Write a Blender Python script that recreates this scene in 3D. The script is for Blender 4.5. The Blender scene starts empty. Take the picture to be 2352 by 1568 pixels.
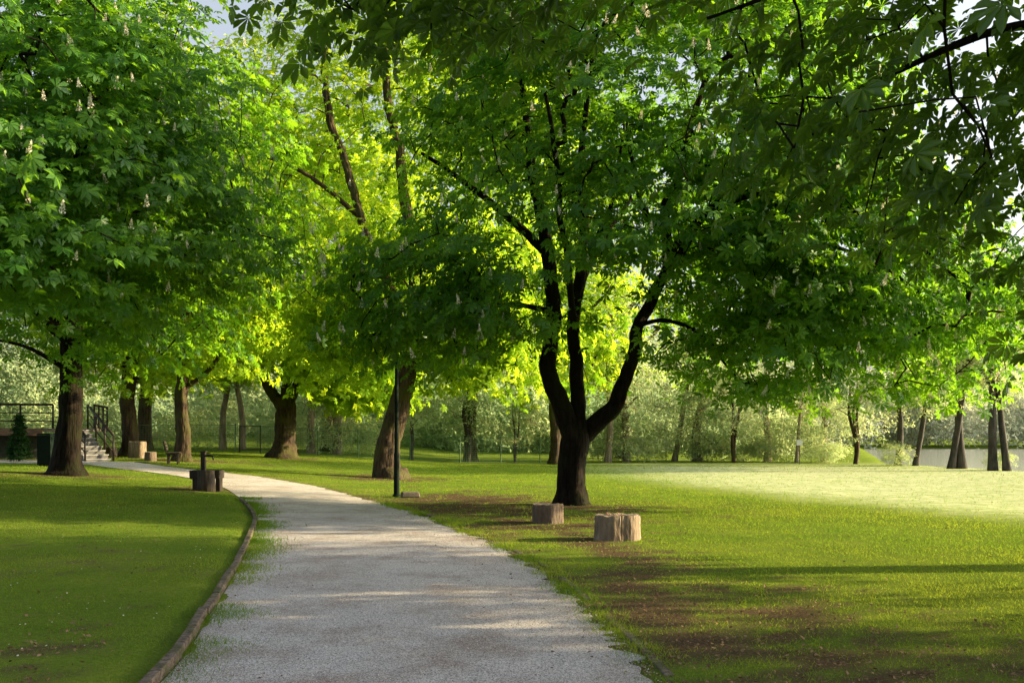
import bpy, math
import numpy as np
from mathutils import Vector
rng = np.random.default_rng(11)
scene = bpy.context.scene
COL = scene.collection

# ------------------------------------------------------------------ helpers
def ss(a, b, x):
    t = np.clip((np.asarray(x, float) - a) / (b - a), 0, 1)
    return t * t * (3 - 2 * t)

def vnoise(x, y, seed=0.0):
    x = np.asarray(x, float); y = np.asarray(y, float)
    xi = np.floor(x); yi = np.floor(y); xf = x - xi; yf = y - yi
    u = xf * xf * (3 - 2 * xf); v = yf * yf * (3 - 2 * yf)
    def h(a, b):
        s = np.sin(a * 127.1 + b * 311.7 + seed * 74.7) * 43758.5453
        return s - np.floor(s)
    return (h(xi, yi) * (1 - u) + h(xi + 1, yi) * u) * (1 - v) + (h(xi, yi + 1) * (1 - u) + h(xi + 1, yi + 1) * u) * v

def fnoise(x, y, seed=0.0):
    return .5 * vnoise(x, y, seed) + .3 * vnoise(x * 2.1, y * 2.1, seed + 1) + .2 * vnoise(x * 4.3, y * 4.3, seed + 2)

PL = np.array([(-1.7,-8),(-2.0,2),(-2.34,6.64),(-2.83,9.43),(-3.3,11.9),(-3.85,14.5),(-4.84,18.9),(-5.8,22),(-6.9,25),(-8.34,28.2),(-10.85,32),(-14.5,35),(-17.5,37.2),(-24,38.5)])
PR = np.array([(1.5,-8),(1.2,2),(.94,6.64),(.72,9),(.25,12.6),(-.42,15.5),(-1.5,19.3),(-2.65,22.7),(-4.1,26.5),(-5.9,30),(-8.4,33.5),(-12.5,37),(-16.0,40),(-24,42.5)])
def xL(y): return np.interp(y, PL[:,1], PL[:,0])
def xR(y): return np.interp(y, PR[:,1], PR[:,0])

def lakeedge(x, y):
    return x - (21.5 + np.maximum(0, 62 - y) * .15 + np.maximum(0, y - 58) * .33)

def H(x, y):
    x = np.asarray(x, float); y = np.asarray(y, float)
    left = .055 * np.clip(-x - 4, 0, 11) * ss(5, 32, y)
    back = .012 * np.clip(y - 40, 0, 25) * ss(4, -12, x)
    bank = .09 * ss(0, .35, xL(y) - x) * (1 - ss(22, 27, y))
    slope = .055 * np.clip(y - 66, 0, 70) * (1 - ss(8, 26, x))
    h = left + back + bank + slope
    h = h + .05 * (fnoise(x * .22, y * .22, 5) - .5) * ss(3, 8, np.abs(x))
    lk = ss(0, 2.0, lakeedge(x, y)) * ss(38, 44, y) * (1 - ss(150, 160, y))
    return h * (1 - lk) - .9 * lk

def Hs(x, y): return float(H(x, y))

def new_mesh(name, V, faces_m, attrs=None, smooth=False):
    me = bpy.data.meshes.new(name)
    V = np.asarray(V, float)
    if isinstance(faces_m, np.ndarray):
        F, m = faces_m.shape
        me.vertices.add(len(V)); me.vertices.foreach_set("co", V.astype(np.float32).ravel())
        me.loops.add(F * m); me.loops.foreach_set("vertex_index", faces_m.astype(np.int32).ravel())
        me.polygons.add(F); me.polygons.foreach_set("loop_start", np.arange(0, F * m, m, dtype=np.int32))
        me.update(calc_edges=True)
    else:
        me.from_pydata([tuple(v) for v in V], [], faces_m)
        me.update()
    if smooth:
        me.polygons.foreach_set("use_smooth", np.ones(len(me.polygons), bool))
    if attrs:
        for k, a in attrs.items():
            at = me.attributes.new(k, 'FLOAT', 'POINT')
            at.data.foreach_set("value", np.asarray(a, np.float32))
    return me

def mk(name, me, mat=None, parent=None, loc=(0, 0, 0), label=None, category=None, kind=None, group=None):
    ob = bpy.data.objects.new(name, me)
    COL.objects.link(ob)
    ob.location = loc
    if mat is not None and me is not None:
        for m in (mat if isinstance(mat, (list, tuple)) else [mat]):
            me.materials.append(m)
    if parent: ob.parent = parent
    if label: ob["label"] = label
    if category: ob["category"] = category
    if kind: ob["kind"] = kind
    if group: ob["group"] = group
    return ob

class Geo:
    def __init__(s): s.v = []; s.f = []
    def box(s, c, size, rz=0.0, taper=1.0, rx=0.0):
        n = len(s.v); hx, hy, hz = size[0]/2, size[1]/2, size[2]/2
        for (a, b, d) in [(-1,-1,-1),(1,-1,-1),(1,1,-1),(-1,1,-1),(-1,-1,1),(1,-1,1),(1,1,1),(-1,1,1)]:
            k = taper if d > 0 else 1
            x, y, z = a*hx*k, b*hy*k, d*hz
            y, z = y*math.cos(rx)-z*math.sin(rx), y*math.sin(rx)+z*math.cos(rx)
            x, y = x*math.cos(rz)-y*math.sin(rz), x*math.sin(rz)+y*math.cos(rz)
            s.v.append((c[0]+x, c[1]+y, c[2]+z))
        for q in [(0,3,2,1),(4,5,6,7),(0,1,5,4),(1,2,6,5),(2,3,7,6),(3,0,4,7)]:
            s.f.append(tuple(n+i for i in q))
        return s
    def tube(s, pts, rad, sides=10, lump=0.0, seed=0, cap=True, ridge=0.0):
        pts = [np.array(p, float) for p in pts]; n0 = len(s.v)
        T0 = pts[1]-pts[0]; T0 /= np.linalg.norm(T0)
        U = np.cross(T0, [0.3, 1, 0.1]); U /= np.linalg.norm(U)
        ks = np.arange(sides); th = 2*math.pi*ks/sides; dist = 0
        for i, p in enumerate(pts):
            a = pts[max(i-1, 0)]; b = pts[min(i+1, len(pts)-1)]
            T = b-a; T /= (np.linalg.norm(T)+1e-9)
            if i: dist += np.linalg.norm(p-pts[i-1])
            U = U - T*np.dot(U, T); U /= np.linalg.norm(U); W = np.cross(T, U)
            r = rad[i]*(1+lump*(np.sin(3*th+seed+dist*.9)*.5+np.sin(5*th+seed*2.3-dist*1.2)*.35+np.sin(2*th+seed*1.3+dist*.5)*.5))
            if ridge:
                r = r+ridge*(np.abs(vnoise(ks*.83+3*vnoise(ks*.2, dist*1.1, 4), dist*2.6+0*ks, seed)-.5)*2-.5)*(.5+min(1, rad[i]*2))
            for k in range(sides):
                s.v.append(tuple(p+r[k]*(math.cos(th[k])*U+math.sin(th[k])*W)))
        for i in range(len(pts)-1):
            for k in range(sides):
                a = n0+i*sides+k; b = n0+i*sides+(k+1) % sides
                s.f.append((a, b, b+sides, a+sides))
        if cap:
            s.f.append(tuple(n0+k for k in reversed(range(sides))))
            s.f.append(tuple(n0+(len(pts)-1)*sides+k for k in range(sides)))
        return s
    def mesh(s, name, smooth=False): return new_mesh(name, np.array(s.v), s.f, smooth=smooth)

def catmull(P, per=6):
    P = np.array(P, float); Q = np.vstack([2*P[0]-P[1], P, 2*P[-1]-P[-2]]); out = []
    for i in range(1, len(Q)-2):
        for t in np.linspace(0, 1, per, endpoint=False):
            a, b, c, d = Q[i-1], Q[i], Q[i+1], Q[i+2]
            out.append(.5*((2*b)+(-a+c)*t+(2*a-5*b+4*c-d)*t*t+(-a+3*b-3*c+d)*t**3))
    out.append(P[-1]); return np.array(out)

# ------------------------------------------------------------------ materials
def mat_new(name):
    m = bpy.data.materials.new(name); m.use_nodes = True
    nt = m.node_tree; nt.nodes.clear()
    out = nt.nodes.new("ShaderNodeOutputMaterial")
    return m, nt, out
def N(nt, t, **kw):
    n = nt.nodes.new(t)
    for k, v in kw.items():
        if k.startswith('_'): setattr(n, k[1:], v)
        else: n.inputs[k.replace('__', ' ')].default_value = v
    return n
def L(nt, a, b): nt.links.new(a, b)
def rgb(c): return (c[0], c[1], c[2], 1)
def mixc(nt, fac, a, b):
    n = nt.nodes.new("ShaderNodeMix"); n.data_type = 'RGBA'
    for i, s in ((0, fac), (6, a), (7, b)):
        if isinstance(s, (int, float)): n.inputs[i].default_value = s
        elif isinstance(s, (tuple, list)): n.inputs[i].default_value = rgb(s)
        else: nt.links.new(s, n.inputs[i])
    return n.outputs[2]
def ramp(nt, fac, stops):
    n = nt.nodes.new("ShaderNodeValToRGB"); e = n.color_ramp.elements
    while len(e) < len(stops): e.new(.5)
    for el, (p, c) in zip(e, stops):
        el.position = p; el.color = rgb(c) if isinstance(c, (tuple, list)) else (c, c, c, 1)
    nt.links.new(fac, n.inputs[0]); return n.outputs[0]

def foliage(name, cA, cB, tA, tB, trans=.45, gloss=0.0):
    m, nt, out = mat_new(name)
    at = N(nt, "ShaderNodeAttribute", _attribute_name="tint")
    p = N(nt, "ShaderNodeBsdfDiffuse"); tr = N(nt, "ShaderNodeBsdfTranslucent")
    L(nt, mixc(nt, at.outputs['Fac'], cA, cB), p.inputs['Color'])
    L(nt, mixc(nt, at.outputs['Fac'], tA, tB), tr.inputs['Color'])
    mx = N(nt, "ShaderNodeMixShader"); mx.inputs[0].default_value = trans
    L(nt, p.outputs[0], mx.inputs[1]); L(nt, tr.outputs[0], mx.inputs[2])
    o = mx.outputs[0]
    if gloss:
        gl = N(nt, "ShaderNodeBsdfGlossy", Roughness=.42); m2 = N(nt, "ShaderNodeMixShader"); m2.inputs[0].default_value = gloss
        gl.inputs['Color'].default_value = (.85, .95, 1, 1)
        L(nt, o, m2.inputs[1]); L(nt, gl.outputs[0], m2.inputs[2]); o = m2.outputs[0]
    L(nt, o, out.inputs[0])
    return m

def noisy(name, c1, c2, scale=6, rough=.85, bump=.4, stretch=(1, 1, 1), c3=None, bscale=None, metal=0, spec=.3):
    m, nt, out = mat_new(name)
    tc = N(nt, "ShaderNodeTexCoord"); mp = N(nt, "ShaderNodeMapping", Scale=stretch); L(nt, tc.outputs['Object'], mp.inputs[0])
    n1 = N(nt, "ShaderNodeTexNoise", Scale=scale, Detail=8.0, Roughness=.65); L(nt, mp.outputs[0], n1.inputs['Vector'])
    c = ramp(nt, n1.outputs[0], [(.36, c1), (.64, c2)])
    if c3:
        n3 = N(nt, "ShaderNodeTexNoise", Scale=scale*.18, Detail=6.0); L(nt, tc.outputs['Object'], n3.inputs['Vector'])
        c = mixc(nt, ramp(nt, n3.outputs[0], [(.47, 0.0), (.62, .9)]), c, c3)
    p = N(nt, "ShaderNodeBsdfPrincipled", Roughness=rough, Metallic=metal); p.inputs['Specular IOR Level'].default_value = spec
    L(nt, c, p.inputs['Base Color'])
    n2 = N(nt, "ShaderNodeTexNoise", Scale=bscale or scale*1.6, Detail=6.0); L(nt, mp.outputs[0], n2.inputs['Vector'])
    b = N(nt, "ShaderNodeBump", Strength=bump, Distance=.05); L(nt, n2.outputs[0], b.inputs['Height']); L(nt, b.outputs[0], p.inputs['Normal'])
    L(nt, p.outputs[0], out.inputs[0]); return m

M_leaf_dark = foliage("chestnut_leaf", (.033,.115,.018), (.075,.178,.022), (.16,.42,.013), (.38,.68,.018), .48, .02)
M_leaf_near = foliage("overhead_shade_leaf", (.020,.066,.010), (.046,.10,.012), (.11,.26,.010), (.28,.46,.012), .46, .03)  # darker copy of the chestnut leaf, canopy shade put into the colour
M_leaf_gold = foliage("sun_tinted_leaf", (.12,.25,.02), (.21,.35,.03), (.40,.68,.018), (.72,.88,.035), .5)  # sunlit glow mixed into a yellower, brighter leaf colour
M_leaf_far = foliage("haze_tinted_leaf", (.25,.38,.20), (.48,.52,.27), (.38,.53,.2), (.68,.72,.3), .45)  # distance haze painted in as a paler leaf colour
M_leaf_wood = foliage("woodland_haze_leaf", (.22,.36,.21), (.50,.56,.30), (.32,.50,.2), (.64,.70,.28), .42)  # woodland leaves lightened, aerial haze is part of the colour
M_flower = foliage("blossom", (.66,.62,.47), (.88,.83,.70), (.5,.47,.33), (.62,.59,.45), .3)
M_bark = noisy("dark_bark", (.004,.003,.0025), (.022,.016,.012), 11, .95, 1.0, (1,1,.18), c3=(.015,.016,.007), spec=.1)
M_bark_moss = noisy("mossy_bark", (.012,.008,.005), (.075,.048,.028), 10, .9, 1.0, (1,1,.2), c3=(.055,.053,.013))
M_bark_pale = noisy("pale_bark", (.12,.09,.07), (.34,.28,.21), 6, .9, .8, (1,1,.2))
M_twig = noisy("twig_bark", (.006,.005,.004), (.022,.017,.012), 12, .95, .3, spec=.1)

# ------------------------------------------------------------------ leaves
def leaf_template(n, fine=False):
    V = []; F = []
    angs = np.linspace(-1.95, 1.95, n)
    for a in angs:
        l = 1.0 - .32*(abs(a)/1.95)**1.5
        w = .20*l
        if fine:
            pr = [(0,0,0),(.35,.42,.0),(.68,1,-.06),(.88,.62,-.16),(1,0,-.27),(.88,-.62,-.16),(.68,-1,-.06),(.35,-.42,.0)]
        else:
            pr = [(0,0,0),(.66,1,-.04),(1,0,-.28),(.66,-1,-.04)]
        i0 = len(V)
        for (r, s, z) in pr:
            x = r*l; y = s*w
            V.append((x*math.cos(a)-y*math.sin(a)+.03*math.cos(a), x*math.sin(a)+y*math.cos(a), z*l+ (abs(s)*.05)))
        if fine:   # two half faces folded at the midrib
            F.append((i0, i0+1, i0+2, i0+3, i0+4)); F.append((i0+4, i0+5, i0+6, i0+7, i0))
        else:
            F.append((i0, i0+1, i0+2, i0+3))
    return np.array(V), np.array(F)
T_PALM = leaf_template(6); T_FINE = leaf_template(7, True); T_TRI = leaf_template(3)
T_QUAD = (np.array([(-.5,-.28,0),(.1,-.42,-.05),(.6,.05,-.2),(0,.4,.0)]), np.array([(0,1,2,3)]))

def nrm(a): return a/(np.linalg.norm(a, axis=1, keepdims=True)+1e-9)
def leaf_mesh(name, P, Nn, Hd, S, tint, tmpl):
    tv, tf = tmpl
    Nn = nrm(Nn); Hd = Hd-Nn*np.sum(Hd*Nn, axis=1, keepdims=True); Hd = nrm(Hd); W = np.cross(Nn, Hd)
    V = P[:,None,:]+S[:,None,None]*(tv[None,:,0,None]*Hd[:,None,:]+tv[None,:,1,None]*W[:,None,:]+tv[None,:,2,None]*Nn[:,None,:])
    n, k = len(P), len(tv)
    F = (np.arange(n)*k)[:,None,None]+tf[None]
    return new_mesh(name, V.reshape(-1,3), F.reshape(-1, tf.shape[1]), {"tint": np.repeat(tint, k)})

def sample_clumps(ells, filt=None, gap=.38):
    out = []
    for (cx, cy, cz, rx, ry, rz, n, rin) in ells:
        d = nrm(rng.normal(size=(n*3, 3)))
        r = (rin**2+(1-rin**2)*rng.random(n*3))**.5
        wob = .84+.32*fnoise(d[:,0]*2.6+cx, d[:,1]*2.6+d[:,2]*3.1+cy, cz)
        P = np.array([cx, cy, cz])+d*np.array([rx, ry, rz])*(r*wob)[:,None]
        g = fnoise(P[:,0]*.55+P[:,2]*.31, P[:,1]*.55-P[:,2]*.62, 3.3)
        P = P[g > gap]
        if filt is not None: P = P[filt(P)]
        out.append(P[:n])
    return np.vstack(out)

def leaves_from_clumps(name, C, center, k, spread, size, tmpl, droop=.3, flat=.42):
    n = len(C)*k
    cl = np.repeat(np.arange(len(C)), k)
    off = rng.normal(size=(n, 3))*np.array([spread, spread, spread*flat])
    P = C[cl]+off
    P[:,2] -= droop*(off[:,0]**2+off[:,1]**2)/spread*.35
    outw = nrm(C-center)[cl]
    Nn = np.array([0, 0, 1.0])+outw*.75+rng.normal(size=(n, 3))*.42
    Hd = off*np.array([1, 1, .2])+outw*.25+rng.normal(size=(n, 3))*.12+np.array([0, 0, -.15])
    S = size*(.65+.7*rng.random(n))
    ct = rng.random(len(C))
    tint = np.clip(.55*ct[cl]+.45*rng.random(n), 0, 1)
    return leaf_mesh(name, P, Nn, Hd, S, tint, tmpl)

def branch_mesh(name, seeds, C, base, twig=.011, r_cap=.14, sides=5):
    """connect foliage clumps to the limbs with tapered branches"""
    nodes = [np.array(s) for s in seeds]
    A = np.zeros((len(nodes)+len(C)*4, 3)); A[:len(nodes)] = np.array(nodes); cnt = len(nodes); ns = cnt
    parent = -np.ones(len(A), int)
    D0 = np.min(np.linalg.norm(C[:,None,:]-A[None,:cnt,:], axis=2), axis=1)
    for ci in np.argsort(D0):
        c = C[ci]; d = np.linalg.norm(A[:cnt]-c, axis=1)
        dz = np.maximum(0, A[:cnt,2]-c[2])
        j = int(np.argmin(d+.25*dz)); a = A[j].copy(); dist = d[j]
        k = 3 if dist > 1.0 else (2 if dist > .45 else 1)
        prev = j
        for q in range(1, k+1):
            t = q/k; p = a*(1-t)+c*t
            p[2] += .16*dist*math.sin(math.pi*t)
            if q < k: p += rng.normal(size=3)*.06*dist
            A[cnt] = p; parent[cnt] = prev; prev = cnt; cnt += 1
    R = np.zeros(cnt); acc = np.zeros(cnt)
    for i in range(cnt-1, ns-1, -1):
        R[i] = max(twig, acc[i]**(1/2.2)) if acc[i] > 0 else twig
        if parent[i] >= 0: acc[parent[i]] += R[i]**2.2
    R = np.minimum(R*1.0, r_cap)
    idx = np.arange(ns, cnt); a = A[parent[idx]]; b = A[idx]
    ra = np.where(parent[idx] >= ns, R[parent[idx]], R[idx]*1.25); ra = np.minimum(ra, R[idx]*1.8); rb = R[idx]
    T = nrm(b-a); U = nrm(np.cross(T, np.array([.31, .9, .2]))); W = np.cross(T, U)
    th = np.arange(sides)*2*math.pi/sides
    ring = np.cos(th)[None,:,None]*U[:,None,:]+np.sin(th)[None,:,None]*W[:,None,:]
    V = np.concatenate([a[:,None]+ring*ra[:,None,None], b[:,None]+ring*rb[:,None,None]], axis=1).reshape(-1, 3)
    k = np.arange(sides); f = np.stack([k, (k+1) % sides, (k+1) % sides+sides, k+sides], 1)
    F = ((np.arange(len(idx))*2*sides)[:,None,None]+f[None]).reshape(-1, 4)
    return new_mesh(name, V-base, F, smooth=True)

def panicle_template():
    V = []; F = []
    r2 = np.random.default_rng(3)
    for i in range(34):
        t = i/34; th = i*2.4; r = .27*(1-t)**.8*(.5+.8*r2.random()); z = t*1.28
        c = np.array([r*math.cos(th), r*math.sin(th), z]); u = r2.normal(size=3); u /= np.linalg.norm(u)
        w = np.cross(u, r2.normal(size=3)); w /= np.linalg.norm(w); s = .075
        i0 = len(V); V += [c-u*s-w*s, c+u*s-w*s, c+u*s+w*s, c-u*s+w*s]; F.append((i0, i0+1, i0+2, i0+3))
    V = np.array(V)
    return V, np.array(F)
_pv, _pf = panicle_template()
T_PAN = (_pv[:,[2,0,1]], _pf)   # grows along the heading axis

def make_tree(limbs, ells, base, leaf_mat, bark_mat, k=22, spread=.42, size=.22, tmpl=T_PALM, filt=None, gap=.38,
              name="chestnut_tree", label="", category="tree", group=None, flowers=0, flare=1.45, sides=40, fl_filt=None, twig=.011, droop=.3, ridge=.03, flat=.42):
    bx, by = base; bz = Hs(bx, by); B = np.array([bx, by, bz])
    root = mk(name, None, loc=(bx, by, bz), label=label, category=category, group=group)
    g = Geo(); seeds = []
    for li, (pts, rad) in enumerate(limbs):
        pts = np.array(pts, float)
        C = catmull(pts, 14 if li < 6 else 7); tt = np.linspace(0, len(rad)-1, len(C)); R = np.interp(tt, np.arange(len(rad)), rad)
        lump = .07
        if li == 0:
            hgt = C[:,2]-bz; R = R*(1+(flare-1)*np.exp(-np.maximum(hgt, 0)/.22))
            C = C.copy(); C[0,2] = bz-.15; lump = .10
        wob = np.stack([fnoise(C[:,2]*.9+li*7, C[:,0]*.7, 9)-.5, fnoise(C[:,2]*.8+li*3, C[:,0]*.7, 19)-.5, np.zeros(len(C))], 1)
        C2 = C+wob*.28*(1 if li else .4)
        g.tube(C2-B, R, sides if li < 6 else 12, lump=lump, seed=li*1.7+bx, cap=True, ridge=ridge if li < 6 else 0)
        if li > 0 or len(limbs) == 1: seeds += [c for c in C2[3:]]
    mk("trunk", g.mesh("trunk", True), bark_mat, root)
    Cc = sample_clumps(ells, filt, gap)
    center = np.mean([[e[0], e[1], e[2]-1.0] for e in ells[:1]], axis=0)
    mk("branch", branch_mesh("branch", seeds, Cc, B, twig), M_twig if bark_mat in (M_bark,) else bark_mat, root)
    me = leaves_from_clumps("crown", Cc, center, k, spread, size, tmpl, droop, flat)
    co = np.empty(len(me.vertices)*3, np.float32); me.vertices.foreach_get("co", co); co = co.reshape(-1, 3)-B.astype(np.float32)
    me.vertices.foreach_set("co", co.ravel()); me.update()
    mk("crown", me, leaf_mat, root)
    if flowers:
        e = Cc
        if fl_filt is not None: e = e[fl_filt(e)]
        out = np.array([np.linalg.norm((e-np.array(q[:3]))/np.array(q[3:6]), axis=1) for q in ells]).min(axis=0)
        e = e[out > .62]
        sel = e[rng.permutation(len(e))[:flowers]]
        sel = np.vstack([sel]+[sel[:len(sel)//2]+rng.normal(size=(len(sel)//2, 3))*.35])
        P = sel+nrm(sel-center)*.52+np.array([0, -.32, .14])+rng.normal(size=sel.shape)*np.array([.35, .35, .12])-B
        U = nrm(np.array([0, 0, 1.0])+rng.normal(size=P.shape)*.17); R_ = rng.normal(size=P.shape); R_ = nrm(R_-U*np.sum(R_*U, axis=1, keepdims=True))
        mk("blossoms", leaf_mesh("blossoms", P, R_, U, .12+.065*rng.random(len(P)), rng.random(len(P)), T_PAN), M_flower, root, kind="stuff")
    return root

# ------------------------------------------------------------------ ground
def dirt_mask(x, y):
    n = fnoise(x*1.1, y*1.1, 21); n2 = fnoise(x*3.2, y*3.2, 8)
    d = 0*x
    def el(cx, cy, rx, ry, a=1.0):
        q = ((x-cx)/rx)**2+((y-cy)/ry)**2
        return a*np.exp(-q*1.1)
    verge = np.exp(-np.maximum(0, x-xR(y))/(.5+.6*ss(15, 20, y)))*(x > xR(y)-.3)*(y < 40)
    strip = .95*np.exp(-((x-(1.25+.35*np.sin(y*.6)+.10*np.maximum(0, 10-y)*3))/.8)**2)*(y > 5)*(y < 18)
    d = np.maximum.reduce([.95*verge, strip, el(-1.2, 24.5, 3.2, 5.5, 1.25), el(1.0, 22.6, 3.2, 2.6, 1.15), el(0, 20.2, 1.9, 2.8, 1.1), el(-4.6, 37.5, 3.0, 3.0, 1.1), el(2.2, 9.6, 1.2, 2.6, .85),
                           el(3.0, 7.2, 2.0, 1.5, .95), el(4.6, 6.2, 2.2, 1.1, .95), el(.7, 18.0, 1.5, 2.4, 1.0), el(-13.2, 29.4, 2.4, 1.6, 1.1), el(-8.1, 26.2, 1.6, 1.2, 1.1),
                           el(-14, 43, 3.5, 2.0, 1.2), el(-3.4, 7.0, .8, 1.2, .5), el(-4.4, 8.6, .9, .9, .45), el(-6, 12, 2.2, 1.5, .38), el(-11.5, 50, 2, 2, .8), el(4, 20.5, 2.0, .9, .5)])
    return np.clip((d-.25+(n-.5)*1.1+(n2-.5)*1.9)*.98, 0, .95)*(d > .06)
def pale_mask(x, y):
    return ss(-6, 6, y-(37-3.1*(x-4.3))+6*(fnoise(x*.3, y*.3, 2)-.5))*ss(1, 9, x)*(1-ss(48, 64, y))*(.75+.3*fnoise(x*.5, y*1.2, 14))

ys = [-12.0]
while ys[-1] < 700: ys.append(ys[-1]+max(.22, .22+.012*max(0, ys[-1]-12)+(.05*max(0, ys[-1]-90))))
xs = [0.0]
while xs[-1] < 500: xs.append(xs[-1]+(.22 if xs[-1] < 9 else .22+.045*(xs[-1]-9)))
xs = np.array([-x for x in reversed(xs[1:])]+xs); ys = np.array(ys)
X, Y = np.meshgrid(xs, ys); x = X.ravel(); y = Y.ravel()
inside = ss(.12, .3, x-xL(y))*ss(.12, .3, xR(y)-x)*(y < 42)*(y > -8)
z = H(x, y)-.035*inside+.012*(vnoise(x*3, y*3, 4)-.5)*(np.abs(x) < 12)
nx, ny = len(xs), len(ys)
ii, jj = np.meshgrid(np.arange(nx-1), np.arange(ny-1)); a = (jj*nx+ii).ravel()
F = np.stack([a, a+1, a+1+nx, a+nx], 1)
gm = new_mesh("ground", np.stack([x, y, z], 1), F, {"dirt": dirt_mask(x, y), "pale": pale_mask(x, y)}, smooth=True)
m, nt, out = mat_new("lawn")
tc = N(nt, "ShaderNodeTexCoord")
n1 = N(nt, "ShaderNodeTexNoise", Scale=.6, Detail=6.0); n2 = N(nt, "ShaderNodeTexNoise", Scale=26.0, Detail=6.0, Roughness=.7)
for n in (n1, n2): L(nt, tc.outputs['Object'], n.inputs['Vector'])
g1 = ramp(nt, n1.outputs[0], [(.35, (.08,.145,.018)), (.65, (.165,.23,.028))])
g2 = ramp(nt, n2.outputs[0], [(.3, (.038,.062,.012)), (.7, (.22,.275,.05))])
gc = mixc(nt, .5, g1, g2)
n3 = N(nt, "ShaderNodeTexNoise", Scale=34.0, Detail=8.0, Roughness=.8); L(nt, tc.outputs['Object'], n3.inputs['Vector'])
dc = ramp(nt, n3.outputs[0], [(.36, (.032,.023,.015)), (.52, (.095,.066,.043)), (.68, (.27,.195,.13))])
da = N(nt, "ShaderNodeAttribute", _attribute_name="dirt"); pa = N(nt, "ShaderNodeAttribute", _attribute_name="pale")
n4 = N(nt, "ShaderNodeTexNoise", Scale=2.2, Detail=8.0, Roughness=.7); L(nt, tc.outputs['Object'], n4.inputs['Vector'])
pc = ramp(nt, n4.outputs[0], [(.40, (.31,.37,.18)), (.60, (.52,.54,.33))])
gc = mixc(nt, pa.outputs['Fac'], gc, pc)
mt = N(nt, "ShaderNodeMath", _operation='MULTIPLY_ADD'); L(nt, n3.outputs[0], mt.inputs[0]); mt.inputs[1].default_value = 3.4; mt.inputs[2].default_value = -1.7
ad = N(nt, "ShaderNodeMath", _operation='ADD'); L(nt, mt.outputs[0], ad.inputs[0]); L(nt, da.outputs['Fac'], ad.inputs[1])
ml = N(nt, "ShaderNodeMath", _operation='MULTIPLY'); ml.use_clamp = True; L(nt, ad.outputs[0], ml.inputs[0])
st = ramp(nt, da.outputs['Fac'], [(.02, 0.0), (.35, 1.2)]); L(nt, st, ml.inputs[1])
gc = mixc(nt, ml.outputs[0], gc, dc)
p = N(nt, "ShaderNodeBsdfDiffuse")
L(nt, gc, p.inputs['Color'])
b = N(nt, "ShaderNodeBump", Strength=.6, Distance=.04); L(nt, n2.outputs[0], b.inputs['Height']); L(nt, b.outputs[0], p.inputs['Normal'])
L(nt, p.outputs[0], out.inputs[0])
mk("ground", gm, m, kind="structure")

# gravel path
nC = 30
tL = catmull(PL, 40); tR = catmull(PR, 40)
nS = len(tL); V = []
for i in range(nS):
    for j in range(nC+1):
        t = j/nC
        q = tL[i]*(1-t)+tR[i]*t
        if j == nC: q = q+np.array([.30*(fnoise(q[1]*2.3, 0, 3)-.5)+.16*(vnoise(q[1]*9, 1, 3)-.5), 0])
        V.append((q[0], q[1], 0))
V = np.array(V); V[:,2] = H(V[:,0], V[:,1])*1.0+.006
tt = np.tile(np.linspace(0, 1, nC+1), nS); V[:,2] += .018*np.sin(math.pi*tt)
ii, jj = np.meshgrid(np.arange(nC), np.arange(nS-1)); a = (jj*(nC+1)+ii).ravel()
F = np.stack([a, a+1, a+1+nC+1, a+nC+1], 1)
m, nt, out = mat_new("gravel")
tc = N(nt, "ShaderNodeTexCoord")
vo = N(nt, "ShaderNodeTexVoronoi", Scale=125.0); L(nt, tc.outputs['Object'], vo.inputs['Vector'])
sep = N(nt, "ShaderNodeSeparateColor"); L(nt, vo.outputs['Color'], sep.inputs[0])
c1 = ramp(nt, sep.outputs[0], [(.0, (.14,.13,.128)), (.35, (.355,.335,.335)), (1, (.73,.695,.685))])
n1 = N(nt, "ShaderNodeTexNoise", Scale=1.1, Detail=10.0, Roughness=.65); L(nt, tc.outputs['Object'], n1.inputs['Vector'])
c2 = ramp(nt, n1.outputs[0], [(.33, (.60,.50,.43)), (.55, (1,1,1))])
mm = nt.nodes.new("ShaderNodeMix"); mm.data_type = 'RGBA'; mm.blend_type = 'MULTIPLY'; mm.inputs[0].default_value = .85
L(nt, c1, mm.inputs[6]); L(nt, c2, mm.inputs[7])
p = N(nt, "ShaderNodeBsdfPrincipled", Roughness=.9); L(nt, mm.outputs[2], p.inputs['Base Color'])
b = N(nt, "ShaderNodeBump", Strength=.6, Distance=.008); L(nt, vo.outputs['Distance'], b.inputs['Height'])
n5 = N(nt, "ShaderNodeTexNoise", Scale=5.0, Detail=6.0); L(nt, tc.outputs['Object'], n5.inputs['Vector'])
b2 = N(nt, "ShaderNodeBump", Strength=.5, Distance=.04); L(nt, n5.outputs[0], b2.inputs['Height']); L(nt, b2.outputs[0], b.inputs['Normal'])
L(nt, b.outputs[0], p.inputs['Normal']); L(nt, p.outputs[0], out.inputs[0]); M_gravel = m
mk("path", new_mesh("path", V, F, smooth=True), M_gravel, kind="structure")

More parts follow.
